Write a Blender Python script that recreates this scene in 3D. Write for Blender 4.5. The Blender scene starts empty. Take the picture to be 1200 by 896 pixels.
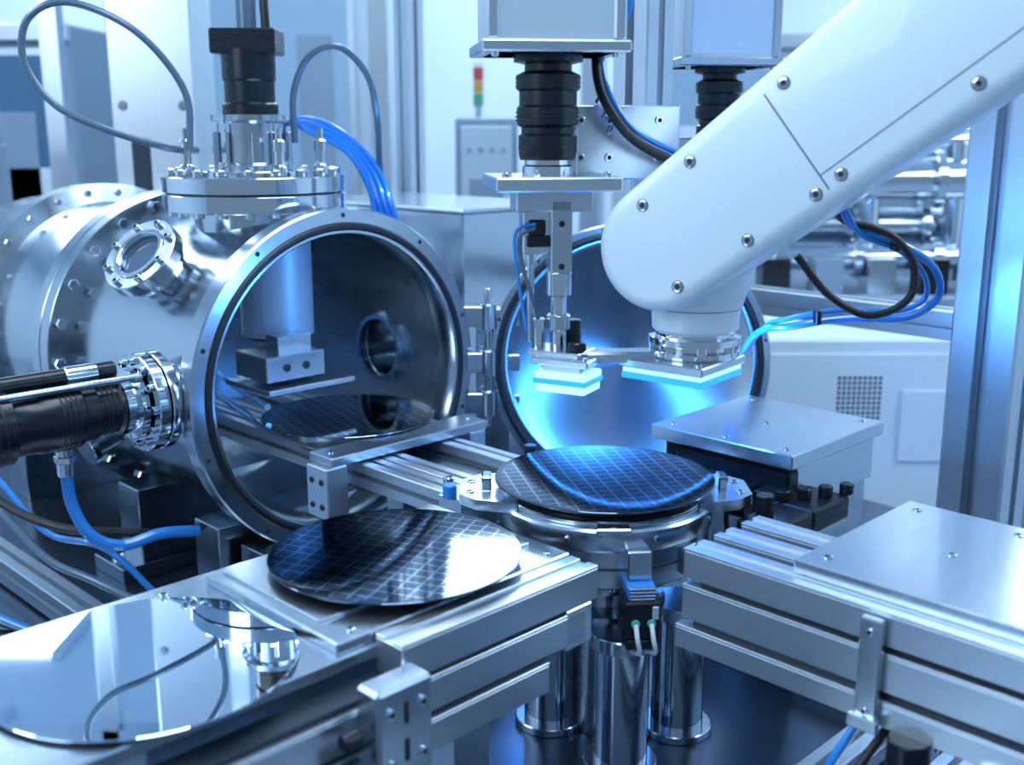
import bpy, bmesh, math, random
from mathutils import Vector, Matrix
random.seed(4)
R45=Matrix.Rotation(math.radians(-45),4,'Z')   # machine frame: x=q (right/toward), y=p (right/away)
def W(q,p,z): return R45@Vector((q,p,z))
# ---------------------------------------------------------------- materials
def mk(name):
    m=bpy.data.materials.new(name); m.use_nodes=True
    nt=m.node_tree; return m,nt,nt.nodes,nt.links,nt.nodes['Principled BSDF']
def pbr(name,col,metal=0,rough=.4,var=0.0,scale=(3,3,60),coat=0,emit=None,es=0,colvar=0,nscale=3):
    m,nt,N,L,b=mk(name)
    b.inputs['Base Color'].default_value=(*col,1); b.inputs['Metallic'].default_value=metal
    b.inputs['Roughness'].default_value=rough; b.inputs['Coat Weight'].default_value=coat
    if emit: b.inputs['Emission Color'].default_value=(*emit,1); b.inputs['Emission Strength'].default_value=es
    tc=N.new('ShaderNodeTexCoord'); mp=N.new('ShaderNodeMapping'); mp.inputs['Scale'].default_value=scale
    nz=N.new('ShaderNodeTexNoise'); nz.inputs['Scale'].default_value=nscale; nz.inputs['Detail'].default_value=3
    L.new(tc.outputs['Object'],mp.inputs[0]); L.new(mp.outputs[0],nz.inputs['Vector'])
    if var>0:
        mr=N.new('ShaderNodeMapRange'); mr.inputs['From Min'].default_value=.25; mr.inputs['From Max'].default_value=.75
        mr.inputs['To Min'].default_value=max(rough-var,.02); mr.inputs['To Max'].default_value=rough+var
        L.new(nz.outputs['Fac'],mr.inputs['Value']); L.new(mr.outputs[0],b.inputs['Roughness'])
    if colvar>0:
        n2=N.new('ShaderNodeTexNoise'); n2.inputs['Scale'].default_value=4; L.new(tc.outputs['Object'],n2.inputs['Vector'])
        mx=N.new('ShaderNodeMix'); mx.data_type='RGBA'
        mx.inputs['A'].default_value=(*[c*(1-colvar) for c in col],1); mx.inputs['B'].default_value=(*[min(1,c*(1+colvar)) for c in col],1)
        L.new(n2.outputs['Fac'],mx.inputs['Factor']); L.new(mx.outputs['Result'],b.inputs['Base Color'])
    return m
STEEL=pbr('brushed_steel',(.48,.555,.63),1,.19,.03,(2,12,12),colvar=.06)
POL=pbr('polished_steel',(.63,.70,.77),1,.10,.02,(5,5,5))
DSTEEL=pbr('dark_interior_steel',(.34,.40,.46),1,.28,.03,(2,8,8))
ALU=pbr('anodised_aluminium',(.55,.63,.71),.9,.31,.03,(20,3,20))
PLATE=pbr('machined_plate',(.58,.66,.74),.97,.23,.03,(30,2,10),colvar=.06)
WHITE=pbr('white_robot_paint',(.64,.76,.87),0,.33,coat=.3)
PANEL=pbr('white_panel',(.62,.73,.84),0,.5)
GREYBOX=pbr('grey_housing',(.47,.58,.69),.3,.42)
BLACK=pbr('black_anodised',(.006,.010,.017),.2,.28,.04)
RUB=pbr('black_rubber',(.004,.007,.013),0,.42)
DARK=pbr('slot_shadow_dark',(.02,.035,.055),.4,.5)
DECK=pbr('deck_steel',(.13,.18,.25),.9,.24,.05,(3,3,3),colvar=.12)
BLUEH=pbr('blue_hose',(.02,.22,.68),0,.22,coat=.5)
GREYH=pbr('grey_hose',(.10,.16,.23),.3,.3)
GREEN=pbr('green_fitting',(.05,.5,.35),0,.4)
REDL=pbr('red_lamp',(.5,.06,.08),0,.4); ORAL=pbr('amber_lamp',(.55,.30,.08),0,.4); GRNL=pbr('green_lamp',(.05,.35,.2),0,.4)
GLASSP=pbr('tinted_window_panel',(.09,.20,.34),.2,.12)
VGLASS=pbr('viewport_glass',(.14,.20,.28),.6,.08)
SKYP=pbr('pale_panel',(.28,.43,.60),0,.4)
GREYP=pbr('equipment_grey_panel',(.22,.31,.42),.1,.45)
WALL=pbr('wall_paint',(.75,.87,.96),0,.6); CEIL=pbr('ceiling_tile',(.75,.86,.96),0,.7)
FLOOR=pbr('vinyl_floor',(.30,.39,.50),0,.25,.04)
LED=pbr('led_diffuser_blue',(.02,.1,.3),0,.4,emit=(.01,.17,1.0),es=2.6)
LEDW=pbr('led_diffuser_core',(.2,.3,.4),0,.4,emit=(.30,.80,1.0),es=1.7)
LAMP=pbr('ceiling_lamp',(1,1,1),0,.4,emit=(.72,.87,1.0),es=9.0)
MIRROR=pbr('mirror_silicon',(.66,.77,.88),1,.010)
def wafer_mat(name,d0,d1,ln):
    m,nt,N,L,b=mk(name)
    tc=N.new('ShaderNodeTexCoord'); sp=N.new('ShaderNodeSeparateXYZ'); L.new(tc.outputs['Object'],sp.inputs[0])
    def M(op,a,bv=None,c=None):
        n=N.new('ShaderNodeMath'); n.operation=op
        for i,x in enumerate((a,bv,c)):
            if x is None: continue
            if isinstance(x,(int,float)): n.inputs[i].default_value=x
            else: L.new(x,n.inputs[i])
        return n.outputs[0]
    def lines(o,k,t):
        f=M('FRACT',M('MULTIPLY_ADD',o,k,50.5)); return M('GREATER_THAN',M('ABSOLUTE',M('SUBTRACT',f,.5)),t)
    X,Y=sp.outputs[0],sp.outputs[1]
    KX,KY=50,58
    g=M('MAXIMUM',lines(X,KX,.445),lines(Y,KY,.44))
    g2=M('MAXIMUM',lines(X,KX*3,.40),lines(Y,KY*2,.43))
    rr=M('SQRT',M('ADD',M('MULTIPLY',X,X),M('MULTIPLY',Y,Y)))
    inside=M('LESS_THAN',rr,.142)
    cb=N.new('ShaderNodeCombineXYZ'); L.new(M('FLOOR',M('MULTIPLY_ADD',X,KX,50.5)),cb.inputs[0]); L.new(M('FLOOR',M('MULTIPLY_ADD',Y,KY,50.5)),cb.inputs[1])
    wn=N.new('ShaderNodeTexWhiteNoise'); L.new(cb.outputs[0],wn.inputs['Vector'])
    def mix(f,a,bb):
        n=N.new('ShaderNodeMix'); n.data_type='RGBA'; L.new(f,n.inputs['Factor'])
        for nm,x in (('A',a),('B',bb)):
            if isinstance(x,tuple): n.inputs[nm].default_value=(*x,1)
            else: L.new(x,n.inputs[nm])
        return n.outputs['Result']
    die=mix(wn.outputs['Value'],d0,d1)
    die=mix(M('MULTIPLY',g2,.5),die,tuple(x*.4 for x in d0))
    c=mix(g,die,ln); c=mix(inside,d0,c)
    L.new(c,b.inputs['Base Color']); b.inputs['Metallic'].default_value=1; b.inputs['Roughness'].default_value=.05
    b.inputs['Coat Weight'].default_value=.12; b.inputs['Coat Roughness'].default_value=.02
    return m
WAFER=wafer_mat('patterned_silicon',(.085,.12,.18),(.13,.18,.25),(.52,.61,.72))
WAFERB=wafer_mat('patterned_silicon_lit',(.22,.29,.37),(.30,.38,.47),(1.0,1.0,1.0))  # lit copy for the chamber wafer: missing reflected light put into its colour
def dish_mat():
    m,nt,N,L,b=mk('spun_steel_dish')
    b.inputs['Base Color'].default_value=(.44,.54,.64,1); b.inputs['Metallic'].default_value=1
    b.inputs['Roughness'].default_value=.25; b.inputs['Anisotropic'].default_value=.85
    t=N.new('ShaderNodeTangent'); t.direction_type='RADIAL'; t.axis='Z'; L.new(t.outputs[0],b.inputs['Tangent'])
    return m
DISH=dish_mat()
# ---------------------------------------------------------------- mesh builder
def frame(o,z,x=None):
    z=Vector(z).normalized()
    if x is None or abs(Vector(x).normalized().dot(z))>.98: x=Vector((1,0,0)) if abs(z.x)<.9 else Vector((0,1,0))
    x=Vector(x); x=(x-z*x.dot(z)).normalized(); y=z.cross(x)
    M=Matrix.Identity(4)
    for i in range(3): M[i][0]=x[i];M[i][1]=y[i];M[i][2]=z[i];M[i][3]=o[i]
    return M
class Ob:
    def __init__(s,name,M=None,parent=None):
        s.n=name; s.M=M.copy() if M else Matrix.Identity(4); s.v=[];s.f=[];s.m=[];s.mats=[];s.parent=parent
    def add(s,vs,fs,mat,T=None):
        if mat not in s.mats: s.mats.append(mat)
        k=s.mats.index(mat); o=len(s.v)
        for v in vs:
            v=Vector(v); s.v.append(T@v if T else v)
        for f in fs: s.f.append([i+o for i in f]); s.m.append(k)
    def bx(s,x0,x1,y0,y1,z0,z1,mat,e=.0015,T=None):
        a,b,c=abs(x1-x0)/2,abs(y1-y0)/2,abs(z1-z0)/2; e=min(e,a*.45,b*.45,c*.45)
        C=Vector(((x0+x1)/2,(y0+y1)/2,(z0+z1)/2)); V=[];I={}
        for sx in(-1,1):
            for sy in(-1,1):
                for sz in(-1,1):
                    for k in range(3):
                        d=[a-e,b-e,c-e]; d[k]=(a,b,c)[k]
                        I[(sx,sy,sz,k)]=len(V); V.append(C+Vector((sx*d[0],sy*d[1],sz*d[2])))
        F=[]
        for k in range(3):
            i,j=[t for t in range(3) if t!=k]
            for sg in(-1,1):
                q=[]
                for (p,r) in((-1,-1),(1,-1),(1,1),(-1,1)):
                    t=[0,0,0];t[k]=sg;t[i]=p;t[j]=r;q.append(I[(*t,k)])
                F.append(q)
            for p in(-1,1):
                for r in(-1,1):
                    t=[0,0,0];t[i]=p;t[j]=r
                    t1=list(t);t1[k]=-1;t2=list(t);t2[k]=1
                    F.append([I[(*t1,i)],I[(*t1,j)],I[(*t2,j)],I[(*t2,i)]])
        for sx in(-1,1):
            for sy in(-1,1):
                for sz in(-1,1): F.append([I[(sx,sy,sz,k)] for k in range(3)])
        s.add(V,F,mat,T)
    def cb(s,c,sz,mat,e=.0015,T=None):
        s.bx(c[0]-sz[0]/2,c[0]+sz[0]/2,c[1]-sz[1]/2,c[1]+sz[1]/2,c[2]-sz[2]/2,c[2]+sz[2]/2,mat,e,T)
    def lathe(s,prof,o,ax,mat,n=48,closed=False):
        T=frame(o,ax); V=[];rings=[]
        for r,t in prof:
            if r<1e-6: rings.append([len(V)]); V.append((0,0,t))
            else:
                rings.append(list(range(len(V),len(V)+n)))
                for i in range(n): a=2*math.pi*i/n; V.append((r*math.cos(a),r*math.sin(a),t))
        F=[]; prs=list(zip(rings,rings[1:]))
        if closed: prs.append((rings[-1],rings[0]))
        for A,B in prs:
            for i in range(n):
                j=(i+1)%n
                if len(A)==1 and len(B)==1: continue
                if len(A)==1: F.append([A[0],B[i],B[j]])
                elif len(B)==1: F.append([A[i],A[j],B[0]])
                else: F.append([A[i],A[j],B[j],B[i]])
        s.add(V,F,mat,T)
    def cyl(s,o,ax,r,h,mat,n=40,e=None):
        e=min(.0015,r*.2,abs(h)*.2) if e is None else e
        if h<0: ax=-Vector(ax); h=-h
        s.lathe([(0,0),(r-e,0),(r,e),(r,h-e),(r-e,h),(0,h)],o,ax,mat,n)
    def ring(s,o,ax,ri,ro,h,mat,n=64,e=.0015):
        s.lathe([(ri,e),(ri+e,0),(ro-e,0),(ro,e),(ro,h-e),(ro-e,h),(ri+e,h),(ri,h-e)],o,ax,mat,n,True)
    def prism(s,poly,h,mat,T=None,e=0):
        n=len(poly); V=[(x,y,0) for x,y in poly]+[(x,y,h) for x,y in poly]
        F=[list(range(n)),list(range(n,2*n))]+[[i,(i+1)%n,n+(i+1)%n,n+i] for i in range(n)]
        s.add(V,F,mat,T)
    def tslot(s,a,b,sz,mat=None,up=(0,0,1)):
        mat=mat or ALU; a=Vector(a);b=Vector(b); T=frame(a,b-a,up); h=sz/2;w=.11*sz;t=.07*sz;Wd=.22*sz;D=.27*sz;c=.04*sz
        side=[(-h+c,-h),(-w,-h),(-w,-h+t),(-Wd,-h+t),(-Wd,-h+t*1.6),(-w,-h+D),(w,-h+D),(Wd,-h+t*1.6),(Wd,-h+t),(w,-h+t),(w,-h),(h-c,-h)]
        P=[]
        for k in range(4):
            cs,sn=[(1,0),(0,1),(-1,0),(0,-1)][k]
            P+=[(x*cs-y*sn,x*sn+y*cs) for x,y in side]
        s.prism(P,(b-a).length,mat,T)
    def railq(s,q0,q1,p,z,w,h,mat=None):
        mat=mat or ALU
        s.bx(q0,q1,p-w/2,p+w/2,z-h/2,z+h/2-.003,mat,.0015)
        s.bx(q0,q1,p-w/2,p-w*.14,z+h/2-.004,z+h/2,mat,.001); s.bx(q0,q1,p+w*.14,p+w/2,z+h/2-.004,z+h/2,mat,.001)
    def railp(s,p0,p1,q,z,w,h,mat=None):
        mat=mat or ALU
        s.bx(q-w/2,q+w/2,p0,p1,z-h/2,z+h/2-.003,mat,.0015)
        s.bx(q-w/2,q-w*.14,p0,p1,z+h/2-.004,z+h/2,mat,.001); s.bx(q+w*.14,q+w/2,p0,p1,z+h/2-.004,z+h/2,mat,.001)
    def tube(s,pts,r,mat,n=10,sub=8):
        P=[Vector(p) for p in pts]; Q=[]
        if len(P)>2:
            E=[2*P[0]-P[1]]+P+[2*P[-1]-P[-2]]
            for i in range(1,len(E)-2):
                for k in range(sub):
                    t=k/sub; a,b,c,d=E[i-1],E[i],E[i+1],E[i+2]
                    Q.append(.5*((2*b)+(c-a)*t+(2*a-5*b+4*c-d)*t*t+(3*b-a-3*c+d)*t**3))
            Q.append(P[-1])
        else: Q=P
        V=[];F=[]; up=None
        for i,q in enumerate(Q):
            tg=(Q[min(i+1,len(Q)-1)]-Q[max(i-1,0)]).normalized()
            if up is None: up=Vector((0,0,1)) if abs(tg.z)<.9 else Vector((1,0,0))
            up=(up-tg*up.dot(tg)).normalized(); sd=tg.cross(up)
            for k in range(n):
                a=2*math.pi*k/n; V.append(q+up*r*math.cos(a)+sd*r*math.sin(a))
        for i in range(len(Q)-1):
            for k in range(n): F.append([i*n+k,i*n+(k+1)%n,(i+1)*n+(k+1)%n,(i+1)*n+k])
        F.append(list(range(n))); F.append(list(range((len(Q)-1)*n,len(Q)*n)))
        s.add(V,F,mat)
    def bolt(s,o,ax,r=.006,h=.006,mat=None):
        mat=mat or POL; o=Vector(o); ax=Vector(ax).normalized()
        if r>=.008:      # hex head on a washer
            s.lathe([(0,-.002),(r*1.25,-.002),(r*1.25,.0015),(0,.0015)],o,ax,mat,18)
            s.lathe([(0,.0015),(r,.0015),(r,h*.85),(r*.85,h),(0,h)],o,ax,mat,6)
            return
        s.lathe([(0,-.002),(r,-.002),(r,h*.85),(r*.86,h),(r*.5,h)],o,ax,mat,14)
        s.lathe([(r*.5,h),(r*.5,h*.5),(0,h*.5)],o,ax,DARK,6)
    def bolts(s,o,ax,R,n,r=.006,h=.006,mat=None,a0=0.):
        T=frame(o,ax); z=Vector(ax).normalized()
        for i in range(n):
            a=a0+2*math.pi*i/n; s.bolt(T@Vector((R*math.cos(a),R*math.sin(a),0)),z,r,h,mat)
    def done(s):
        me=bpy.data.meshes.new(s.n); me.from_pydata([tuple(v) for v in s.v],[],s.f)
        for m in s.mats: me.materials.append(m)
        me.polygons.foreach_set('material_index',s.m)
        bm=bmesh.new(); bm.from_mesh(me); bmesh.ops.recalc_face_normals(bm,faces=bm.faces[:]); bm.to_mesh(me); bm.free()
        me.polygons.foreach_set('use_smooth',[True]*len(me.polygons))
        me.set_sharp_from_angle(angle=math.radians(34)); me.update()
        ob=bpy.data.objects.new(s.n,me); bpy.context.collection.objects.link(ob)
        ob.matrix_world=s.M
        if s.parent: ob.parent=s.parent
        return ob
def empty(name):
    e=bpy.data.objects.new(name,None); bpy.context.collection.objects.link(e); return e
DQ=Vector((1,0,0));DP=Vector((0,1,0));DZ=Vector((0,0,1))
# ---------------------------------------------------------------- room
def slab(name,x0,x1,y0,y1,z0,z1,mat):
    o=Ob(name); o.bx(x0,x1,y0,y1,z0,z1,mat,.0); return o.done()
slab('floor',-4.5,4.5,-1.5,7,-.1,0,FLOOR)
slab('ceiling',-4.5,4.5,-1.5,7,3.0,3.1,CEIL)
slab('wall_left',-4.6,-4.5,-1.5,7,0,3,WALL)
slab('wall_right',4.5,4.6,-1.5,7,0,3,WALL)
slab('wall_back',-4.5,4.5,7,7.1,0,3,WALL)
for i,(x,y) in enumerate([(-2.6,1.2),(0,1.2),(2.6,1.2),(-2.6,3.7),(0,3.7),(2.6,3.7),(-2.6,5.7),(0,5.7),(2.6,5.7)]):  # rearmost row added to brighten the walls
    L_=1.1 if y<2 else .7
    o=Ob('ceiling_light'); o.bx(x-.36,x+.36,y-L_,y+L_,2.97,2.999,LAMP,.004)
    o.bx(x-.41,x-.36,y-L_-.05,y+L_+.05,2.96,2.999,PANEL); o.bx(x+.36,x+.41,y-L_-.05,y+L_+.05,2.96,2.999,PANEL)
    o.done()
# ---------------------------------------------------------------- machine table
o=Ob('machine_table',R45)
o.bx(-2.95,.15,.05,2.3,.64,.66,DECK,.002)
for q in (-2.9,-1.5,.1):
    for p in (.1,2.25): o.bx(q-.04,q+.04,p-.04,p+.04,0,.64,ALU)
for p in (.1,2.25): o.tslot((-2.9,p,.60),(.1,p,.60),.08)
for q in (-2.9,.1): o.tslot((q,.1,.60),(q,2.25,.60),.08)
o.tslot((-1.5,.55,.68),(-1.5,2.1,.68),.04); o.tslot((-1.42,.55,.68),(-1.42,2.1,.68),.04)
o.tslot((-.62,.6,.685),(-.62,2.1,.685),.045); o.tslot((-.50,.6,.685),(-.50,2.1,.685),.045)
o.tslot((-1.35,1.42,.685),(-.62,1.42,.685),.045)
o.tslot((-2.6,.72,.69),(-1.5,.72,.69),.05); o.bx(-2.5,-1.6,.42,.62,.66,.70,STEEL)
for i in range(10): o.bolt((-2.4+.08*i,.46,.70),DZ)
for i in range(14): o.bolt((-.56,.7+.1*i,.66),DZ,.007,.006)
o.done()
# ---------------------------------------------------------------- vacuum chamber
CP,CZ=1.13,1.066
root=empty('vacuum_chamber')
AX=(-1,0,0)
o=Ob('shell',R45,root); O=(-1.538,CP,CZ)
o.lathe([(.256,.002),(.258,0),(.262,0),(.262,.006),(.276,.006),(.276,0),(.297,0),(.300,.003),(.300,.036),(.297,.04),(.273,.042),(.270,.046),
         (.270,.51),(.248,.51),(.248,.04)],O,AX,STEEL,128,True)
shell=o.done()
c=Ob('cut',R45); c.cyl((-1.745,CP+.15,CZ),DP,.056,.2,STEEL,48); cut=c.done()
bm_=shell.modifiers.new('b','BOOLEAN'); bm_.object=cut; bm_.operation='DIFFERENCE'; bm_.solver='EXACT'
bpy.context.view_layer.update()
dg=bpy.context.evaluated_depsgraph_get(); me=bpy.data.meshes.new_from_object(shell.evaluated_get(dg))
shell.modifiers.clear(); shell.data=me; bpy.data.objects.remove(cut)
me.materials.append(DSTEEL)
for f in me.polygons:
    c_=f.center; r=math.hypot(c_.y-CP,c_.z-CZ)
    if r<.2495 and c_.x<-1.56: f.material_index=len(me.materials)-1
me.set_sharp_from_angle(angle=math.radians(34))
o=Ob('seal',R45,root); o.lathe([(.2625,.0055),(.2625,-.001),(.266,-.004),(.272,-.004),(.2755,-.001),(.2755,.0055)],O,AX,RUB,128,True); o.done()
o=Ob('chamber_fittings',R45,root)
o.bolts((-1.538,CP,CZ),DQ,.288,10,.004,.001,DARK,a0=.3)
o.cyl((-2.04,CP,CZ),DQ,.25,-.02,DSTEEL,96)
o.ring((-2.045,CP,CZ),AX,.2,.31,.035,STEEL,96); o.ring((-2.084,CP,CZ),AX,.2,.31,.035,STEEL,96)
o.bolts((-2.045,CP,CZ),DQ,.291,24,.0115,.012)
o.lathe([(.2,0),(.265,0),(.27,.01),(.27,.30),(.31,.31),(.31,.35),(.27,.36),(.27,.62),(0,.62)],(-2.118,CP,CZ),AX,STEEL,96)
o.bolts((-2.428,CP,CZ),DQ,.291,26,.009,.010)
o.lathe([(.058,-.03),(.066,-.03),(.066,.10),(.09,.10),(.09,.13),(.0,.13),(0,.115),(.058,.115)],(-1.745,CP+.26,CZ),DP,STEEL,48,True)
q0,p0=-1.80,CP
o.lathe([(.105,-.06),(.105,.02),(.112,.03)],(q0,p0,1.335),DZ,STEEL,64)
o.cyl((q0,p0,1.352),DZ,.165,.030,POL,96); o.cyl((q0,p0,1.3855),DZ,.165,.028,POL,96); o.cyl((q0,p0,1.38),DZ,.158,.01,DARK,64)
o.bolts((q0,p0,1.4135),DZ,.148,20,.0085,.013)
o.bolts((q0,p0,1.352),-DZ,.148,20,.0085,.009)
o.cyl((q0,p0,1.41),DZ,.10,.012,POL,64)
o.lathe([(0,0),(.068,0),(.068,.012),(.062,.016),(.062,.085),(.072,.09),(.072,.10),(0,.10)],(q0,p0,1.42),DZ,STEEL,64)
for i in range(10):
    a=i*.628; o.cyl((q0+.068*math.cos(a),p0+.068*math.sin(a),1.42),DZ,.005,.07,POL,10)
o.lathe([(0,0),(.05,0),(.05,.02),(.045,.024),(.045,.06),(.048,.064),(.048,.115),(0,.115)],(q0,p0,1.518),DZ,BLACK,48)
Tc=Matrix.Translation((q0,p0,0))@Matrix.Rotation(math.radians(45),4,'Z')
o.bx(-.058,.058,-.045,.045,1.625,1.668,BLACK,.003,Tc)
o.cyl((q0,p0,1.668),DZ,.018,.06,GREYH,24); o.cyl((q0,p0,1.72),DZ,.012,.12,POL,24); o.tube([(q0+.03,p0+.02,1.66),(q0+.03,p0+.02,1.76),(q0+.05,p0+.03,1.9)],.008,RUB)
for (dq,dp) in ((-.035,-.115),(.09,.085),(.115,-.02),(-.1,.06)):
    o.lathe([(0,0),(.014,0),(.014,.018),(.009,.022),(.009,.045),(.012,.045),(.012,.062),(.006,.066),(.006,.085),(0,.085)],(q0+dq,p0+dp,1.412),DZ,POL,20)
th=math.radians(42); vd=Vector((.18,-math.cos(th),math.sin(th))).normalized(); vo=Vector((-1.79,CP-.25*math.cos(th),CZ+.25*math.sin(th)))
o.cyl(vo-vd*.02,vd,.047,.095,STEEL,48); o.cyl(vo+vd*.040,vd,.058,.016,POL,64); o.lathe([(0,0),(.070,0),(.072,.002),(.072,.024),(.070,.026),(.044,.026),(.041,.022),(.041,.014),(0,.014)],vo+vd*.060,vd,STEEL,64)
o.ring(vo+vd*.086,vd,.041,.050,.004,POL,48); o.cyl(vo+vd*.0742,vd,.0405,.002,VGLASS,48)
o.bolts(vo+vd*.087,vd,.061,8,.0065,.008); o.bolts(vo+vd*.040,-vd,.05,8,.004,.005)
so=Vector((-1.655,CP-.255,CZ))
o.cyl(so+DP*.02,-DP,.056,.06,STEEL,48); o.cyl(so-DP*.035,-DP,.080,.018,POL,64); o.cyl(so-DP*.056,-DP,.080,.020,POL,64)
o.bolts(so-DP*.076,-DP,.068,12,.0064,.008); o.bolts(so-DP*.035,DP,.068,12,.0045,.006)
o.cyl((-1.95,CP-.24,CZ-.12),(0,-1,-.35),.03,.05,STEEL,32); o.cyl((-1.95,CP-.285,CZ-.136),(0,-1,-.35),.042,.014,POL,32)
for q in (-1.66,-1.95):
    o.bx(q-.04,q+.04,CP-.22,CP+.22,.66,.83,STEEL,.002); o.bx(q-.06,q+.06,CP-.27,CP+.27,.66,.69,STEEL)
    for dp in(-.25,.25): o.bolt((q,CP+dp,.69),DZ,.01,.012)
o.bx(-2.6,-2.5,CP-.2,CP+.2,.66,.83,STEEL)
o.bx(-1.60,-1.52,CP-.19,CP-.06,.66,.80,STEEL)
o.cyl((-1.745,CP,1.125),DZ,.066,.2,GREYBOX,56); o.cyl((-1.745,CP,1.118),DZ,.055,.008,DARK,48)
o.bx(-1.70,-1.60,CP-.12,CP+.0,1.070,1.115,PLATE,.002); o.bx(-1.72,-1.58,CP-.13,CP+.05,1.052,1.062,PLATE)
o.bx(-1.68,-1.64,CP-.07,CP,1.11,1.14,PLATE)
for dp in(-.08,-.04): o.bolt((-1.60,CP+dp,1.093),DQ,.007,.002,DARK)
for z,dp in((1.03,-.11),(1.015,-.14)): o.tube([(-1.98,CP+dp+.1,z),(-1.8,CP+dp+.04,z),(-1.62,CP+dp,z-.005)],.006,POL)
o.cyl((-1.93,CP-.02,1.29),DZ,.03,.03,POL,32); o.cyl((-1.93,CP-.02,1.286),DZ,.024,.005,LEDW,32)  # housing and glowing lens made up to carry the added chamber light
o.done()
# ---------------------------------------------------------------- chamber door
hx,hy=-.035,2.12
dc=Vector((.222,2.075,1.056)); dn=Vector((-.10,-1,.0)).normalized()
T=frame(dc,dn,(1,0,0))
root=empty('chamber_door')
o=Ob('door_dish',T,root)
o.lathe([(0,-.045),(.05,-.044),(.10,-.039),(.15,-.029),(.19,-.018),(.215,-.009),(.232,-.002),(.236,0),(.243,0)],(0,0,0),DZ,DISH,128)
o.done()
o=Ob('door_body',T,root)
o.lathe([(.236,0),(.243,0),(.243,-.006),(.256,-.006),(.256,0),(.266,0),(.268,-.003),(.268,-.03),(.25,-.035),(.2,-.05),(0,-.062)],(0,0,0),DZ,STEEL,128)
o.lathe([(.2435,-.006),(.2435,.002),(.2475,.005),(.252,.005),(.2555,.002),(.2555,-.006)],(0,0,0),DZ,RUB,128)
o.bolts((0,0,0),DZ,.261,12,.0035,.001,DARK,.2)
o.done()
o=Ob('door_hinge',None,root)
for z in (1.12,1.03,.95):
    o.cyl((hx-.01,hy-.02,z),DZ,.016,.05,STEEL,24); o.bx(hx-.075,hx-.01,hy-.03,hy-.005,z+.005,z+.045,STEEL); o.bx(hx-.01,hx+.05,hy-.02,hy+.0,z+.008,z+.04,STEEL)
o.cyl((hx-.01,hy-.02,.93),DZ,.008,.27,POL,20)
o.bx(hx-.035,hx+.03,hy+.0,hy+.05,.66,1.16,STEEL)
o.done()
# ---------------------------------------------------------------- inspection camera on side port
o=Ob('inspection_camera',R45)
b=so-DP*.080
o.lathe([(0,0),(.056,0),(.056,.012),(.046,.014),(.046,.03)],b,-DP,POL,56)
o.lathe([(0,.02),(.045,.02),(.045,.034),(.040,.038),(.040,.07),(.046,.074),(.046,.095),(.052,.10),(.052,.16),(.049,.165),(.049,.20),(.058,.205),(.058,.31),(.054,.315),(.054,.5),(0,.5)],b,-DP,BLACK,56)
for t in(.045,.053,.061,.108,.116,.124,.132,.22,.23,.24):
    r=.0415 if t<.065 else .0535; r=.0592 if t>.2 else r
    o.ring(b-DP*t,-DP,r-.004,r,.003,RUB,48,.0005)
o.cyl(b+Vector((0,-.03,.060)),-DP,.014,.4,BLACK,24); o.cyl(b+Vector((0,-.06,.060)),-DP,.016,.05,POL,24)
o.cyl(b+Vector((.034,-.0,.050)),-DP,.006,.3,POL,16)
o.cyl(b+Vector((0,-.12,-.045)),-DZ,.013,.05,POL,20); o.cyl(b+Vector((0,-.12,-.062)),-DZ,.016,.012,POL,6)
o.bx(b.x-.02,b.x+.02,b.y-.42,b.y-.38,.66,1.02,STEEL)
o.done()
o=Ob('air_hose')
e=R45@(b+Vector((0,-.12,-.093)))
o.tube([e,e+Vector((.005,0,-.05)),e+Vector((.03,0,-.10)),e+Vector((.07,.02,-.125)),e+Vector((.12,.06,-.12)),e+Vector((.17,.1,-.13))],.0095,BLUEH)
o.done()
o=Ob('cable_bundle')
o.tube([(-1.0,1.9,.93),(-.9,1.85,.86),(-.78,1.8,.83),(-.66,1.8,.82),(-.58,1.85,.8)],.008,RUB)
o.tube([(-1.02,1.92,.98),(-.92,1.9,.88),(-.82,1.85,.80),(-.7,1.8,.79),(-.6,1.78,.70)],.006,BLUEH)
o.tube([(-1.02,1.95,.90),(-.92,1.9,.82),(-.8,1.8,.77),(-.7,1.75,.75),(-.55,1.7,.70)],.007,GREYH)
for k in range(3): o.tube([(-1.05,1.75+.03*k,.78),(-.9,1.7,.72+.01*k),(-.75,1.65,.70),(-.6,1.6,.68)],.006,(RUB,POL,BLUEH)[k])
o.done()
o=Ob('gas_hoses'); Y=2.03
o.tube([(-.562,Y-.05,1.46),(-.566,Y-.05,1.56),(-.632,Y-.08,1.655),(-.733,Y-.1,1.70),(-.803,Y-.1,1.675),(-.817,Y-.1,1.605),(-.772,Y-.1,1.536),(-.686,Y-.1,1.494),(-.60,Y-.05,1.463),(-.57,Y+.02,1.458)],.0062,GREYH)
o.tube([(-.40,Y+.06,1.47),(-.398,Y+.06,1.56),(-.367,Y+.06,1.624),(-.312,Y+.06,1.64),(-.265,Y+.08,1.59),(-.252,Y+.1,1.512),(-.255,Y+.15,1.42),(-.25,Y+.2,1.30)],.0062,GREYH)
for k in range(4):
    d=.012*k
    o.tube([(-.44+d,Y+.08,1.50+.3*d),(-.385,Y+.10,1.515-d*.6),(-.325+.3*d,Y+.12,1.49-d),(-.265-d*.4,Y+.14,1.43-d),(-.232-d,Y+.16,1.34),(-.222-d,Y+.2,1.24)],.006,BLUEH)
o.done()
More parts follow.
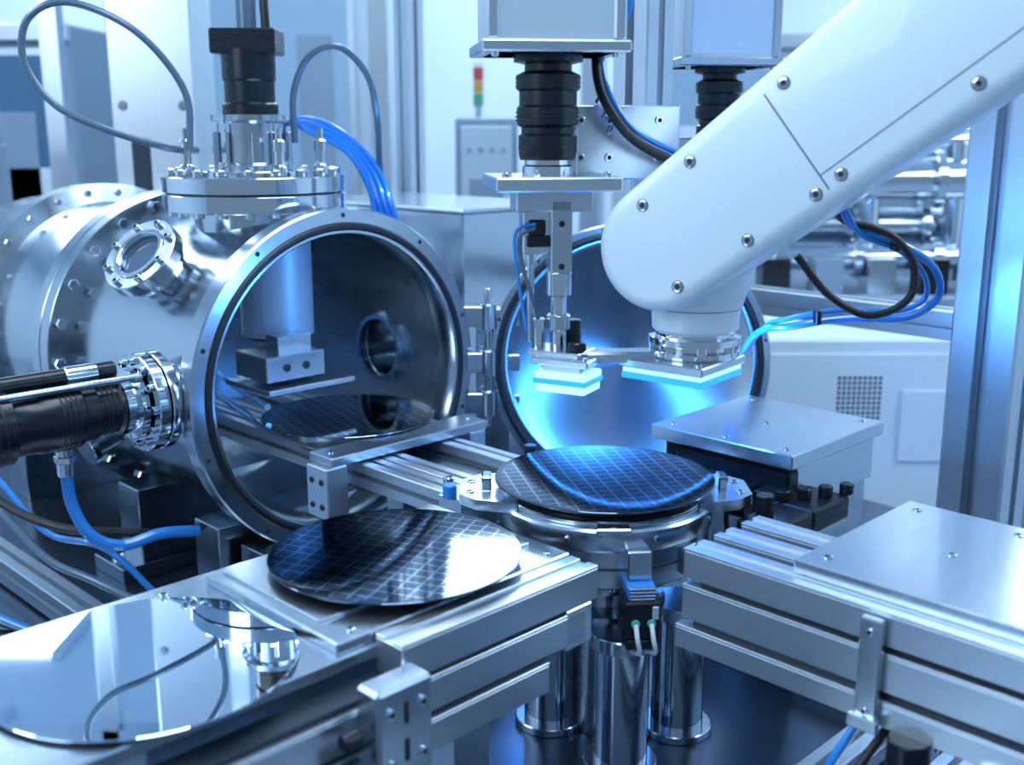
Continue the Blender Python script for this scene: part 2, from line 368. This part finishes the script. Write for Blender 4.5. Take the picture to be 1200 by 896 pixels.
# ---------------------------------------------------------------- wafers
def wafer(name,q,p,z,mat,rot=0,r=.15):
    w=W(q,p,z); T=Matrix.Translation(w)@Matrix.Rotation(rot,4,'Z'); o=Ob(name,T)
    o.lathe([(0,0),(r-.0008,0),(r,.0006),(r,.0014),(r-.0008,.002),(r-.004,.002),(0,.002)],(0,0,0),DZ,mat,160)
    return o.done()
wafer('patterned_wafer',-.939,1.118,1.0305,WAFER,math.radians(12))
wafer('patterned_wafer',-.973,.778,1.007,WAFER,math.radians(-20))
wafer('patterned_wafer',-1.535,1.128,1.006,WAFERB,math.radians(30))
wafer('polished_wafer',-.968,.455,.985,MIRROR)
# ---------------------------------------------------------------- transfer bridge (chamber -> hub)
o=Ob('transfer_bridge',R45)
for p in(1.03,1.075,1.20): o.tslot((-1.95,p,.965),(-1.13,p,.965),.04)
o.bx(-1.405,-1.345,.955,1.285,.988,1.004,PLATE,.002)
o.bx(-1.40,-1.345,.945,.985,.905,.988,ALU,.002)
for z in(.925,.965):
    o.bolt((-1.385,.945,z),-DP,.005,.002,DARK); o.bolt((-1.36,.945,z),-DP,.005,.002,DARK)
o.bx(-1.40,-1.345,1.245,1.28,.92,.988,ALU)
o.bx(-1.48,-1.41,.99,1.25,.985,.993,DSTEEL)
o.cyl((-1.535,1.128,.985),DZ,.12,.021,DSTEEL,64)
for p in(.975,1.265): o.bolt((-1.375,p,1.004),DZ,.005,.002)
o.bx(-1.95,-1.13,1.10,1.175,.952,.962,DSTEEL)
o.bx(-1.15,-1.10,1.00,1.24,.955,.985,PLATE)
o.cyl((-1.125,1.0,.985),DZ,.010,.02,BLUEH,20); o.cyl((-1.15,1.02,.99),DZ,.008,.016,POL,20); o.cyl((-1.16,1.2,.985),DZ,.01,.03,BLACK,20)
for q in (-1.3,-1.2): o.bx(q-.02,q+.02,1.04,1.16,.66,.945,STEEL)
o.done()
# ---------------------------------------------------------------- wafer stage hub
hq,hp=-.939,1.118
o=Ob('wafer_alignment_stage',R45)
C=lambda z:(hq,hp,z)
o.lathe([(0,.925),(.08,.925),(.138,.925),(.141,.928),(.141,.975),(.146,.978),(.148,.981),(.148,1.005),(.145,1.008),(.0,1.008)],(hq,hp,0),DZ,PLATE,128)
o.ring(C(.952),DZ,.13,.1425,.003,DARK,96,.0004)
o.cyl(C(1.008),DZ,.138,.008,STEEL,80); o.cyl(C(1.016),DZ,.12,.0145,BLACK,64)
for a in (0,45,90,135,180,225,270,315):
    Tt=Matrix.Translation((hq,hp,0))@Matrix.Rotation(math.radians(a),4,'Z')
    if a in(45,225):
        o.prism([(.12,-.07),(.175,-.055),(.198,-.03),(.198,.03),(.175,.055),(.12,.07)],.014,PLATE,Tt@Matrix.Translation((0,0,1.003)))
        o.bx(.155,.168,-.014,.014,1.017,1.036,POL,.002,Tt)
        for s_ in(-.022,.022): o.bolt(Tt@Vector((.183,s_,1.017)),DZ,.005,.002)
    elif a in(135,315):
        o.bx(.12,.158,-.022,.022,1.006,1.014,PLATE,.003,Tt); o.bolt(Tt@Vector((.152,0,1.014)),DZ,.004,.002)
    if a!=315: o.bx(.141,.1475,-.014,.014,.935,.972,STEEL,.002,Tt)
    o.bolt(Tt@Matrix.Rotation(.39,4,'Z')@Vector((.148,0,.993)),(Tt.to_3x3()@Matrix.Rotation(.39,3,'Z'))@Vector((1,0,0)),.004,.002)
o.lathe([(0,.845),(.088,.845),(.088,.862),(.06,.866),(.06,.895),(.10,.90),(.105,.925),(0,.925)],(hq,hp,0),DZ,STEEL,80)
o.bolts((hq,hp,.862),DZ,.078,10,.005,.006)
o.cyl(C(.66),DZ,.04,.19,DSTEEL,40)
for (x,y) in ((.145,1.345),(.055,1.46),(.235,1.44),(.14,1.55)):
    v=R45.inverted()@Vector((x,y,0))
    o.cyl((v.x,v.y,.668),DZ,.037,.178,POL,56); o.cyl((v.x,v.y,.66),DZ,.05,.012,STEEL,48); o.cyl((v.x,v.y,.838),DZ,.044,.02,STEEL,48)
o.bolts((hq,hp,.925),-DZ,.13,16,.005,.006)
v=R45.inverted()@Vector((.160,1.292,0)); Tv=Matrix.Translation((v.x,v.y,0))@Matrix.Rotation(math.radians(50),4,'Z')
o.bx(-.024,.024,-.02,.018,.877,.928,BLACK,.003,Tv); o.bx(-.018,.018,-.014,.03,.928,.946,BLUEH,.002,Tv); o.bx(-.015,.015,.004,.03,.946,.985,PLATE,.002,Tv)
for k in range(4): o.bx(-.016,.016,-.018,-.012,.929+.0045*k,.9315+.0045*k,PLATE,.0005,Tv)
o.bx(.012,.020,-.022,-.018,.905,.922,GREYBOX,.001,Tv)
for dx in(-.009,.011):
    o.cyl(Tv@Vector((dx,-.02,.900)),Tv.to_3x3()@Vector((0,-1,0)),.0055,.004,GREEN,16)
    o.tube([Tv@Vector((dx,-.023,.900)),Tv@Vector((dx,-.036,.885)),Tv@Vector((dx+.004,-.03,.865)),Tv@Vector((dx,-.005,.855))],.003,PANEL)
o.bx(-.02,.02,-.02,.01,.864,.877,BLACK,.002,Tv)
o.done()
# ---------------------------------------------------------------- foreground wafer conveyor
o=Ob('wafer_transfer_track',R45)
o.bx(-1.135,-.842,-.25,.765,.966,.981,PLATE,.002)
o.cyl((-.968,.455,.981),DZ,.143,.004,BLACK,96)
o.bx(-1.105,-.848,.60,.948,.981,.9945,PLATE,.002)
o.bx(-1.09,-.90,.615,.93,.9945,.998,PLATE,.001)
for (q,p) in ((-.98,.87),(-.90,.72),(-1.03,.70)): o.cyl((q,p,.998),DZ,.012,.009,BLACK,20)
for (q,p) in ((-.86,.2),(-.86,.45),(-1.11,.2),(-1.11,.55),(-.865,.925),(-1.09,.925),(-.865,.63)): o.bolt((q,p,.981 if p not in(.925,.63) else .9945),DZ,.005,.002)
o.bx(-1.11,-.865,.40,.948,.925,.966,STEEL,.002)
o.railp(.645,.945,-.822,.972,.044,.042)
o.railp(-.3,.925,-.822,.926,.044,.040)
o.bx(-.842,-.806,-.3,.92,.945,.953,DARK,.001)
o.railp(.30,.86,-.818,.880,.040,.038)
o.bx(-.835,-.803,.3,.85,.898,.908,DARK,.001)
o.tslot((-1.08,-.3,.94),(-1.08,.9,.94),.05)
o.bx(-.80,-.765,.585,.655,.872,.975,PLATE,.004)
for z in(.895,.95):
    for p in(.60,.64): o.bolt((-.765,p,z),DQ,.0055,.003)
for z in(.905,.945): o.bx(-.799,-.764,.617,.623,z-.012,z+.012,DARK,.0005)
o.cyl((-.782,.575,.93),-DP,.009,.02,BLACK,20); o.cyl((-.782,.575,.90),-DP,.009,.02,BLACK,20)
o.bx(-.90,-.80,.89,.935,.90,.95,PLATE)
for (q,p) in((-.95,.2),(-.95,.6),(-1.0,-.1),(-.95,.85)): o.bx(q-.03,q+.03,p-.03,p+.03,.66 if p>.05 else 0,.93,ALU)
o.done()
# ---------------------------------------------------------------- right transfer arm / plate
o=Ob('linear_transfer_module',R45)
o.bx(-.60,.15,1.045,1.325,1.012,1.030,PLATE,.002)
o.bx(-.53,.15,1.06,1.31,.928,1.012,STEEL,.002)
for (q,p) in((-.575,1.075),(-.575,1.295),(-.48,1.18),(-.30,1.075),(-.30,1.295),(-.12,1.18),(-.03,1.08),(-.45,1.295)): o.bolt((q,p,1.030),DZ,.006,.0015)
for p in(1.045,1.105,1.165): o.railq(-.735,-.2,p,.992,.040,.038)
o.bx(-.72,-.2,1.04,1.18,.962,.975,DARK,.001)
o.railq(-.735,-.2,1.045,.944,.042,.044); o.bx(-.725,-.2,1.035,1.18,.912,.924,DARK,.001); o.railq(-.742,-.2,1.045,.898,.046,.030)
o.railq(-.735,-.2,1.165,.944,.042,.044); o.bx(-.73,-.2,1.06,1.15,.93,.96,DSTEEL,.001)
o.bx(-.50,-.475,1.012,1.022,.885,1.005,PLATE,.002); o.bx(-.505,-.47,1.006,1.014,.88,.895,PLATE)
for z in(.90,.99): o.bolt((-.4875,1.012,z),-DP,.004,.002)
o.bx(-.78,-.72,1.20,1.30,.93,.99,BLACK,.004); o.cyl((-.76,1.24,.99),DZ,.012,.03,BLACK,20)
for p,q in((1.09,-.30),(1.25,-.1)): o.bx(q-.03,q+.03,p-.03,p+.03,.66,.93,ALU)
o.cyl((-.44,1.02,.80),DZ,.022,.085,BLACK,28); o.cyl((-.44,1.02,.77),DZ,.028,.03,POL,28); o.bx(-.465,-.415,.995,1.045,.66,.77,BLACK)
o.cyl((-.36,1.01,.66),DZ,.012,.22,POL,20)
o.tube([(-.50,1.03,.88),(-.52,1.0,.82),(-.55,1.02,.74),(-.58,1.08,.70)],.005,BLUEH); o.tube([(-.47,1.03,.88),(-.49,.99,.82),(-.52,1.0,.73),(-.55,1.05,.70)],.005,RUB)
o.done()
# ---------------------------------------------------------------- far drive housing
o=Ob('linear_drive_housing',R45)
o.bx(-1.025,-.775,1.33,1.60,1.028,1.050,PLATE,.002)
o.bx(-.965,-.79,1.37,1.60,.955,1.028,PLATE,.002)
o.bx(-1.01,-.965,1.35,1.59,.95,1.028,BLACK,.002)
o.bx(-.985,-.785,1.34,1.37,.965,1.02,BLACK,.004)
for (q,p) in((-1.0,1.355),(-.80,1.355),(-1.0,1.575),(-.80,1.575),(-.9,1.46),(-.90,1.35)): o.bolt((q,p,1.050),DZ,.005,.0015)
for i,(q,p,z) in enumerate(((-.95,1.325,.99),(-.90,1.32,.985),(-.85,1.32,.98),(-.80,1.32,.985))):
    o.bx(q-.018,q+.018,p-.02,p+.02,z-.03,z+.014,BLACK,.003); o.cyl((q,p-.02,z-.01),-DP,.009,.012,BLACK if i%2 else POL,16)
o.bx(-.79,-.72,1.30,1.40,.955,.99,BLACK,.004)
for i in range(4): o.cyl((-.775+.016*i,1.31+.03*i,.99),DZ,.010,.016,BLACK,16)
for i in range(3): o.tube([(-.95+.05*i,1.31,.98),(-.95+.05*i,1.285,.95),(-.93+.05*i,1.29,.88),(-.9+.05*i,1.31,.80)],.004,(BLUEH,RUB,RUB)[i])
o.bx(-.96,-.79,1.39,1.58,.66,.955,STEEL)
o.done()
# ---------------------------------------------------------------- gantry
o=Ob('overhead_gantry',R45)
o.tslot((-.786,2.04,.66),(-.786,2.04,2.5),.12); o.tslot((-2.44,2.04,.66),(-2.44,2.04,2.5),.06)
o.tslot((-.73,2.04,2.3),(-2.6,2.04,2.3),.10); o.tslot((-1.135,1.98,2.3),(-1.135,.95,2.3),.09)
o.tslot((-.85,2.04,1.138),(-2.40,2.04,1.138),.055)
o.tslot((-1.128,1.418,1.44),(-1.128,1.418,2.25),.068); o.tslot((-1.18,1.47,1.5),(-1.18,1.47,2.25),.05)
o.done()
# ---------------------------------------------------------------- vision assemblies
def column(name,x,y,zb,full):
    o=Ob(name)
    T=Matrix.Translation((x,y,0))@Matrix.Rotation(math.radians(8),4,'Z')
    V=lambda a,b,c:T@Vector((a,b,c))
    o.bx(-.082,.082,-.06,.075,zb+.150,zb+.40,GREYBOX,.006,T); o.bx(-.092,.092,-.068,.085,zb+.150,zb+.164,PLATE,.002,T)
    o.bx(-.086,-.070,-.064,-.05,zb+.164,zb+.4,ALU,.003,T); o.bx(.070,.086,-.064,-.05,zb+.164,zb+.4,ALU,.003,T)
    for a in(-.075,.075): o.bolt(V(a,-.058,zb+.15),-DZ,.005,.006)
    o.lathe([(0,.02),(.036,.02),(.038,.03),(.038,.05),(.034,.053),(.034,.06),(.040,.064),(.040,.085),(.037,.088),(.037,.105),(.041,.108),(.041,.125),(.030,.13),(.030,.138),(.044,.141),(.044,.15),(0,.15)],(x,y,zb),DZ,BLACK,56)
    for t in(.068,.073,.078,.11,.115,.12): o.ring((x,y,zb+t),DZ,.036,.0418,.002,RUB,48,.0004)
    o.lathe([(0,0),(.033,0),(.033,.012),(.030,.014),(.030,.022),(0,.022)],(x,y,zb),DZ,POL,48)
    if full:
        o.bx(-.075,.085,-.065,.085,zb-.018,zb,PLATE,.002,T)
        o.bx(.03,.20,.085,.10,zb-.01,zb+.09,PLATE,.002,T); o.bx(.02,.04,.0,.1,zb,zb+.06,PLATE,.002,T)
        o.bx(.06,.20,.1,.30,zb+.0,zb+.015,PLATE,.002,T)
        for a in(.06,.10,.17):
            for c in(.02,.07): o.bolt(V(a,.085,zb+c),V(0,-1,0)-V(0,0,0),.006,.004)
        o.bx(-.035,.005,-.02,.02,zb-.10,zb-.018,PLATE,.002,T); o.bx(-.03,.0,-.025,-.015,zb-.09,zb-.075,BLACK,.001,T)
        o.bx(.0,.028,-.03,.01,zb-.125,zb-.03,STEEL,.002,T); o.bx(-.045,.055,-.03,.03,zb-.045,zb-.018,ALU,.002,T)
        o.cyl(V(.014,-.012,zb-.155),DZ,.017,.035,POL,32); o.cyl(V(.014,-.012,zb-.235),DZ,.011,.08,POL,28); o.cyl(V(.014,-.012,zb-.20),DZ,.016,.02,STEEL,28)
        o.cyl(V(-.012,-.01,zb-.235),DZ,.009,.05,POL,24); o.cyl(V(.036,.005,zb-.235),DZ,.012,.045,BLACK,24); o.cyl(V(-.02,.012,zb-.22),DZ,.005,.13,POL,16)
        for c in(-.115,-.06): o.bolt(V(.014,-.03,zb+c),V(0,-1,0)-V(0,0,0),.004,.002,DARK)
        o.bx(-.028,-.006,-.026,-.014,zb-.075,zb-.055,BLACK,.002,T)
        o.tube([V(-.02,-.026,zb-.065),V(-.04,-.03,zb-.075),V(-.038,-.03,zb-.11),V(-.022,-.026,zb-.16),V(-.012,-.01,zb-.19)],.003,GREYH)
        o.tube([V(-.02,-.026,zb-.06),V(-.046,-.032,zb-.07),V(-.044,-.03,zb-.12),V(-.03,-.02,zb-.20)],.0025,BLUEH)
        for a in(-.06,.07): o.bolt(V(a,-.05,zb),DZ,.006,.006)
    else:
        o.bx(-.05,.05,-.05,.08,zb-.014,zb,PLATE,.002,T)
        o.bx(-.16,-.02,-.03,-.018,zb-.06,zb+.03,PLATE,.002,T)
    o.bx(-.03,.03,.075,.11,zb+.16,zb+.85,ALU,.002,T); o.bx(-.08,.08,-.06,.11,zb+.40,zb+.42,PLATE,.002,T)
    return o.done()
column('vision_inspection_head',.046,1.46,1.438,True)
column('vision_inspection_head',.365,2.02,1.45,False)
o=Ob('sensor_cables')
o.tube([(.11,1.52,1.62),(.112,1.50,1.56),(.128,1.49,1.52),(.165,1.50,1.48),(.23,1.52,1.45),(.27,1.56,1.45)],.0065,RUB)
o.tube([(.118,1.53,1.62),(.12,1.51,1.565),(.14,1.50,1.52),(.175,1.51,1.487),(.24,1.53,1.458)],.004,BLUEH)
o.tube([(.13,1.6,1.75),(.155,1.55,1.68),(.15,1.55,1.64),(.125,1.55,1.60)],.006,BLUEH)
for k in range(3): o.cyl((.115+.008*k,1.56,1.53-.02*k),(.6,0,1),.005,.03,POL,14)
o.done()
# ---------------------------------------------------------------- robot arm
o=Ob('robot_arm')
E0=Vector((.206,1.4225,1.352)); D=Vector((.284,-.165,.253)).normalized(); Nn=Vector((D.y,-D.x,0)).normalized()
if Nn.y>0: Nn=-Nn
U=Nn.cross(D); TA=Matrix.Identity(4)
for i in range(3): TA[i][0]=D[i];TA[i][1]=U[i];TA[i][2]=Nn[i];TA[i][3]=E0[i]
def armshell(o,T,r0,r1,L,t,rr,mat,both=False,n=28):
    lay=[]
    for k in range(6): a=math.pi/2*(1-k/5); lay.append((t-rr+rr*math.sin(a),rr*(1-math.cos(a))))
    lay=lay+[(-z,i) for z,i in reversed(lay)]
    V=[];F=[]; m=None
    for z,i in lay:
        pts=[((r0-i)*math.cos(math.pi/2+math.pi*k/n),(r0-i)*math.sin(math.pi/2+math.pi*k/n)) for k in range(n+1)]
        if both: pts+=[(L+(r1-i)*math.cos(-math.pi/2+math.pi*k/n),(r1-i)*math.sin(-math.pi/2+math.pi*k/n)) for k in range(n+1)]
        else: pts+=[(L,-(r1-i)),(L,(r1-i))]
        m=len(pts); V+=[(x,y,z) for x,y in pts]
    for l in range(len(lay)-1):
        for k in range(m): F.append([l*m+k,l*m+(k+1)%m,(l+1)*m+(k+1)%m,(l+1)*m+k])
    F.append(list(range(m))); F.append(list(range((len(lay)-1)*m,len(lay)*m)))
    o.add(V,F,mat,T)
R0,R1,TH=.079,.098,.064
armshell(o,TA,R0,R1,.62,TH,.020,WHITE,True)
def rat(x): return R0+(R1-R0)*x/.62
for sg in(1,-1):
    zf=TH*sg
    o.bx(.214,.2160,-.066,.066,zf-.0005,zf+.0003,GREYH,0,TA)
    o.bx(.214,.62,-.0480,-.0465,zf-.0005,zf+.0003,GREYH,0,TA)
    for x,yy in((.02,.052),(.0,-.055),(.105,-.059),(.20,-.062),(.235,-.060),(.24,.062),(.40,-.067),(.41,.067),(.1,.058)):
        q_=TA@Vector((x,yy,zf)); o.cyl(q_,Nn*sg,.0078,.0006,GREYH,20); o.bolt(q_,Nn*sg,.0064,.0014,POL)
o.bx(.214,.2160,.0,rat(.215)+.0006,-.043,.043,GREYH,0,TA)
wx,wy=.243,1.452
o.lathe([(0,1.236),(.052,1.236),(.057,1.241),(.058,1.262),(.062,1.275),(.070,1.30),(.078,1.33),(.079,1.355),(.072,1.380),(0,1.385)],(wx,wy,0),DZ,WHITE,64)
o.ring((wx,wy,1.268),DZ,.05,.0605,.0015,GREYH,64,.0004)
o.lathe([(0,1.203),(.057,1.203),(.060,1.206),(.060,1.213),(.054,1.215),(.054,1.220),(.061,1.222),(.061,1.230),(.052,1.232),(.052,1.238),(0,1.238)],(wx,wy,0),DZ,POL,64)
for i in range(8):
    a=i*math.pi/4; o.bx(wx+.054*math.cos(a)-.006,wx+.054*math.cos(a)+.006,wy+.054*math.sin(a)-.006,wy+.054*math.sin(a)+.006,1.206,1.228,POL)
Tp=Matrix.Translation((.226,1.440,0))@Matrix.Rotation(math.radians(-38),4,'Z')
o.bx(-.062,.062,-.060,.060,1.192,1.204,PLATE,.002,Tp); o.bx(-.058,.058,-.056,.056,1.1855,1.192,LEDW,.001,Tp); o.bx(-.059,.059,-.057,.057,1.177,1.1855,LED,.001,Tp)
for a in(-.05,.05):
    for b_ in(-.048,.048): o.bolt(Tp@Vector((a,b_,1.204)),DZ,.005,.003)
Tb=Matrix.Translation((.075,1.432,0))@Matrix.Rotation(math.radians(-28),4,'Z')
o.bx(.02,.115,-.015,.018,1.196,1.212,PLATE,.003,Matrix.Translation((.075,1.432,0))@Matrix.Rotation(math.radians(4),4,'Z'))
o.bx(-.042,.04,-.03,.032,1.196,1.206,PLATE,.002,Tb); o.bx(-.05,.025,-.025,.03,1.206,1.214,PLATE,.002,Tb); o.bx(-.03,.028,-.022,.026,1.186,1.196,PLATE,.002,Tb)
o.bx(-.038,.036,-.028,.028,1.178,1.187,LEDW,.002,Tb); o.bx(-.039,.037,-.029,.029,1.171,1.178,LED,.001,Tb); o.bx(-.036,.034,-.026,.026,1.160,1.171,LEDW,.001,Tb)
o.cyl((.085,1.42,1.214),DZ,.012,.012,BLACK,20)
for a in(-.035,.032): o.bolt(Tb@Vector((a,-.02,1.206)),DZ,.004,.004)
E2=E0+D*.62
o.cyl(E2-Nn*.1,Nn,.095,.2,WHITE,56,.012)
B2=Vector((1.42,.92,1.15)); d2=(B2-E2); L2=d2.length; d2.normalize()
n2=Vector((d2.y,-d2.x,0)).normalized(); u2=n2.cross(d2); T2=Matrix.Identity(4)
for i in range(3): T2[i][0]=d2[i];T2[i][1]=u2[i];T2[i][2]=n2[i];T2[i][3]=E2[i]
armshell(o,T2,.095,.13,L2,.085,.03,WHITE,True)
o.lathe([(0,0),(.24,0),(.24,.03),(.17,.05),(.16,.5),(.17,.55),(.17,1.0),(.15,1.05),(0,1.06)],(1.42,.92,0),DZ,WHITE,64)
o.tube([(.385,1.50,1.33),(.433,1.50,1.275),(.49,1.5,1.248),(.54,1.5,1.27),(.545,1.5,1.315),(.52,1.5,1.35),(.486,1.5,1.367),(.44,1.49,1.38),(.40,1.44,1.42)],.0055,RUB)
o.tube([(.42,1.45,1.41),(.46,1.50,1.368),(.526,1.52,1.345),(.583,1.53,1.31),(.60,1.55,1.265),(.56,1.56,1.235),(.48,1.58,1.23),(.41,1.6,1.215),(.37,1.65,1.195),(.36,1.8,1.1)],.0055,BLUEH)
o.tube([(.43,1.45,1.40),(.47,1.50,1.358),(.53,1.525,1.335),(.573,1.54,1.30),(.585,1.56,1.262),(.55,1.57,1.243),(.47,1.59,1.24),(.41,1.61,1.225),(.38,1.66,1.2),(.37,1.81,1.1)],.004,BLUEH)
for c_ in((.52,1.51,1.345),(.44,1.58,1.232)): o.cb(c_,(.008,.02,.02),RUB)
o.done()
# ---------------------------------------------------------------- background
o=Ob('electronics_enclosure',R45)
o.bx(-2.35,-1.77,1.62,1.95,.66,1.318,STEEL,.004); o.bx(-2.36,-1.76,1.61,1.96,1.318,1.326,PLATE,.002)
o.done()
o=Ob('equipment_upright')
o.bx(-1.00,-.79,2.85,3.05,.0,3.0,ALU,.004); o.bx(-.955,-.91,2.845,2.855,1.15,1.47,DARK,.002)
for z in(1.1,1.55,1.9):
    for x in(-.97,-.82): o.bolt((x,2.85,z),(0,-1,0),.01,.008)
o.done()
o=Ob('signal_tower')
o.cyl((-.12,4.1,1.53),DZ,.012,.06,POL,20)
for k,m in enumerate((GRNL,ORAL,REDL)): o.cyl((-.12,4.1,1.57+k*.045),DZ,.018,.043,m,24)
o.cyl((-.12,4.1,1.705),DZ,.018,.015,PANEL,24)
o.bx(-.20,.02,4.0,4.3,0,1.53,GREYP,.006); o.bx(-.18,.0,3.99,4.0,1.02,1.50,GREYBOX)
for k in range(4): o.cyl((-.15+.04*k,3.99,1.42),(0,-1,0),.008,.008,GREYP,16)
o.bx(-.15,-.03,3.985,3.992,1.15,1.32,GREYP); o.done()
def tool(name,x0,x1,y0,y1,h,panes,dark=GLASSP,body=PANEL):
    o=Ob(name); o.bx(x0,x1,y0,y1,0,h,body,.01)
    for (a,b,z0,z1) in panes:
        o.bx(a-.03,b+.03,y0-.025,y0+.01,z0-.03,z1+.03,ALU,.004); o.bx(a,b,y0-.03,y0,z0,z1,dark,.002)
        o.bx(a+.05,a+.25,y0-.034,y0-.028,z0+.1,z0+.3,PANEL,.002); o.bx(b-.2,b-.06,y0-.034,y0-.028,z0+.15,z1-.2,GREYP,.002)
    o.bx(x0,x1,y0-.04,y0,h-.06,h,ALU,.004); o.bx(x0,x1,y0-.02,y0,.9,.93,ALU,.002)
    o.done()
tool('process_equipment',-3.4,-1.60,4.2,5.2,1.86,[(-3.2,-2.65,1.05,1.75),(-2.5,-2.05,1.05,1.75),(-1.95,-1.68,1.05,1.75)],GLASSP,GREYP)
tool('process_equipment',-1.30,-.55,4.6,5.4,2.2,[(-1.2,-.65,1.1,2.05)],SKYP,GREYBOX)
tool('process_equipment',.55,2.0,5.2,6.0,1.9,[(.7,1.2,1.2,1.75),(1.35,1.85,1.2,1.75)],SKYP,GREYBOX)
tool('process_equipment',2.2,3.4,3.6,4.6,2.2,[(2.3,2.9,1.1,2.0)],SKYP)
o=Ob('equipment_frame')
for x in(-2.3,-1.45,-.42,.25): o.bx(x-.03,x+.03,3.62,3.68,0,2.9,ALU)
o.bx(-2.3,.25,3.62,3.68,2.6,2.66,ALU); o.bx(-2.3,-.42,3.63,3.67,1.2,1.24,ALU)
o.done()
o=Ob('vacuum_pump')
o.bx(-2.3,-1.35,3.0,3.45,0,1.0,GREYP,.01); o.cyl((-1.9,3.2,1.0),DZ,.14,.34,STEEL,40); o.cyl((-1.9,3.2,1.26),DZ,.17,.03,POL,40); o.cyl((-1.5,3.15,1.0),DZ,.09,.45,GREYP,32); o.cyl((-1.5,3.15,1.45),DZ,.05,.05,GREYH,32)
o.bx(-2.2,-2.05,3.0,3.2,1.0,1.35,GREYH); o.tube([(-1.9,3.1,1.3),(-1.8,3.05,1.45),(-1.6,3.05,1.5),(-1.5,3.1,1.45)],.02,GREYH); o.done()
o=Ob('control_cabinet')
o.bx(.66,1.30,2.95,3.45,0,.94,PANEL,.008); o.bx(.68,1.28,2.94,2.95,.05,.9,PANEL,.003)
for i in range(9):
    for j in range(12): o.cyl((.89+.014*i,2.94,.68+.014*j),(0,-1,0),.0048,.002,DARK,8)
o.bx(1.06,1.2,2.93,2.94,.6,.8,PANEL); o.bx(.70,.72,2.93,2.94,.4,.7,BLACK); o.done()
o=Ob('vacuum_pipe_rack')
for i,(y,z,r,m) in enumerate(((3.7,1.33,.07,POL),(3.8,1.17,.06,STEEL),(3.9,1.45,.05,POL),(3.65,1.08,.04,POL))):
    o.cyl((.75,y,z),(1,0,0),r,1.3,m,32)
    for k in range(5): o.cyl((.85+.26*k,y,z),(1,0,0),r+.025,.03,m,32)
for k in range(4): o.cyl((.9+.28*k,3.7,1.0),DZ,.035,.45,POL,24)
for k in range(6): o.cb((.85+.17*k,3.6,1.02),(.09,.1,.13),(BLACK,GREYP,STEEL)[k%3])
o.bx(.7,2.1,3.52,4.0,0,.97,GREYP,.01); o.done()
o=Ob('room_partition')
for x in(.35,.45,1.9,2.02,3.0): o.bx(x,x+.06,5.0,5.06,0,3,GREYBOX)
o.done()
# ---------------------------------------------------------------- lights
def area(name,loc,tgt,sx,sy,e,col):
    l=bpy.data.lights.new(name,'AREA'); l.shape='RECTANGLE'; l.size=sx; l.size_y=sy; l.energy=e; l.color=col
    ob=bpy.data.objects.new(name,l); bpy.context.collection.objects.link(ob); ob.location=loc
    ob.rotation_euler=(Vector(tgt)-Vector(loc)).to_track_quat('-Z','Y').to_euler(); return ob
area('added_fill_light',(-2.6,-.8,2.5),(0,1.8,1),1.6,1.2,38,(.72,.88,1.0))  # added softbox-like fill from high left behind the camera, no window there
area('led_glow',(.226,1.44,1.172),(.226,1.44,0),.1,.1,.35,(.05,.34,1.0))
area('led_glow',(.075,1.432,1.156),(.075,1.432,0),.06,.05,.2,(.08,.4,1.0))
area('led_back_glow',(.24,1.53,1.185),(.26,2.1,1.12),.10,.02,5.0,(.06,.34,1.0))
cl=W(-1.93,1.11,1.283); area('added_chamber_fill',cl,(cl.x+.25,cl.y-.2,.9),.05,.05,1.1,(.65,.86,1.0))  # added light to brighten the chamber interior and its wafer
w=bpy.data.worlds.new('World'); bpy.context.scene.world=w; w.use_nodes=True
bg=w.node_tree.nodes['Background']; bg.inputs[0].default_value=(.48,.71,1.0,1); bg.inputs[1].default_value=.40
# ---------------------------------------------------------------- camera
cam=bpy.data.cameras.new('Camera'); cam.sensor_width=36; cam.lens=39.0
co=bpy.data.objects.new('Camera',cam); bpy.context.collection.objects.link(co)
co.location=(0,0,1.5); co.rotation_euler=(math.radians(90-13),0,0)
cam.clip_start=.02; cam.dof.use_dof=True; cam.dof.focus_distance=1.6; cam.dof.aperture_fstop=3.4
bpy.context.scene.camera=co
vs=bpy.context.scene.view_settings; vs.view_transform='Standard'; vs.look='None'; vs.exposure=.08
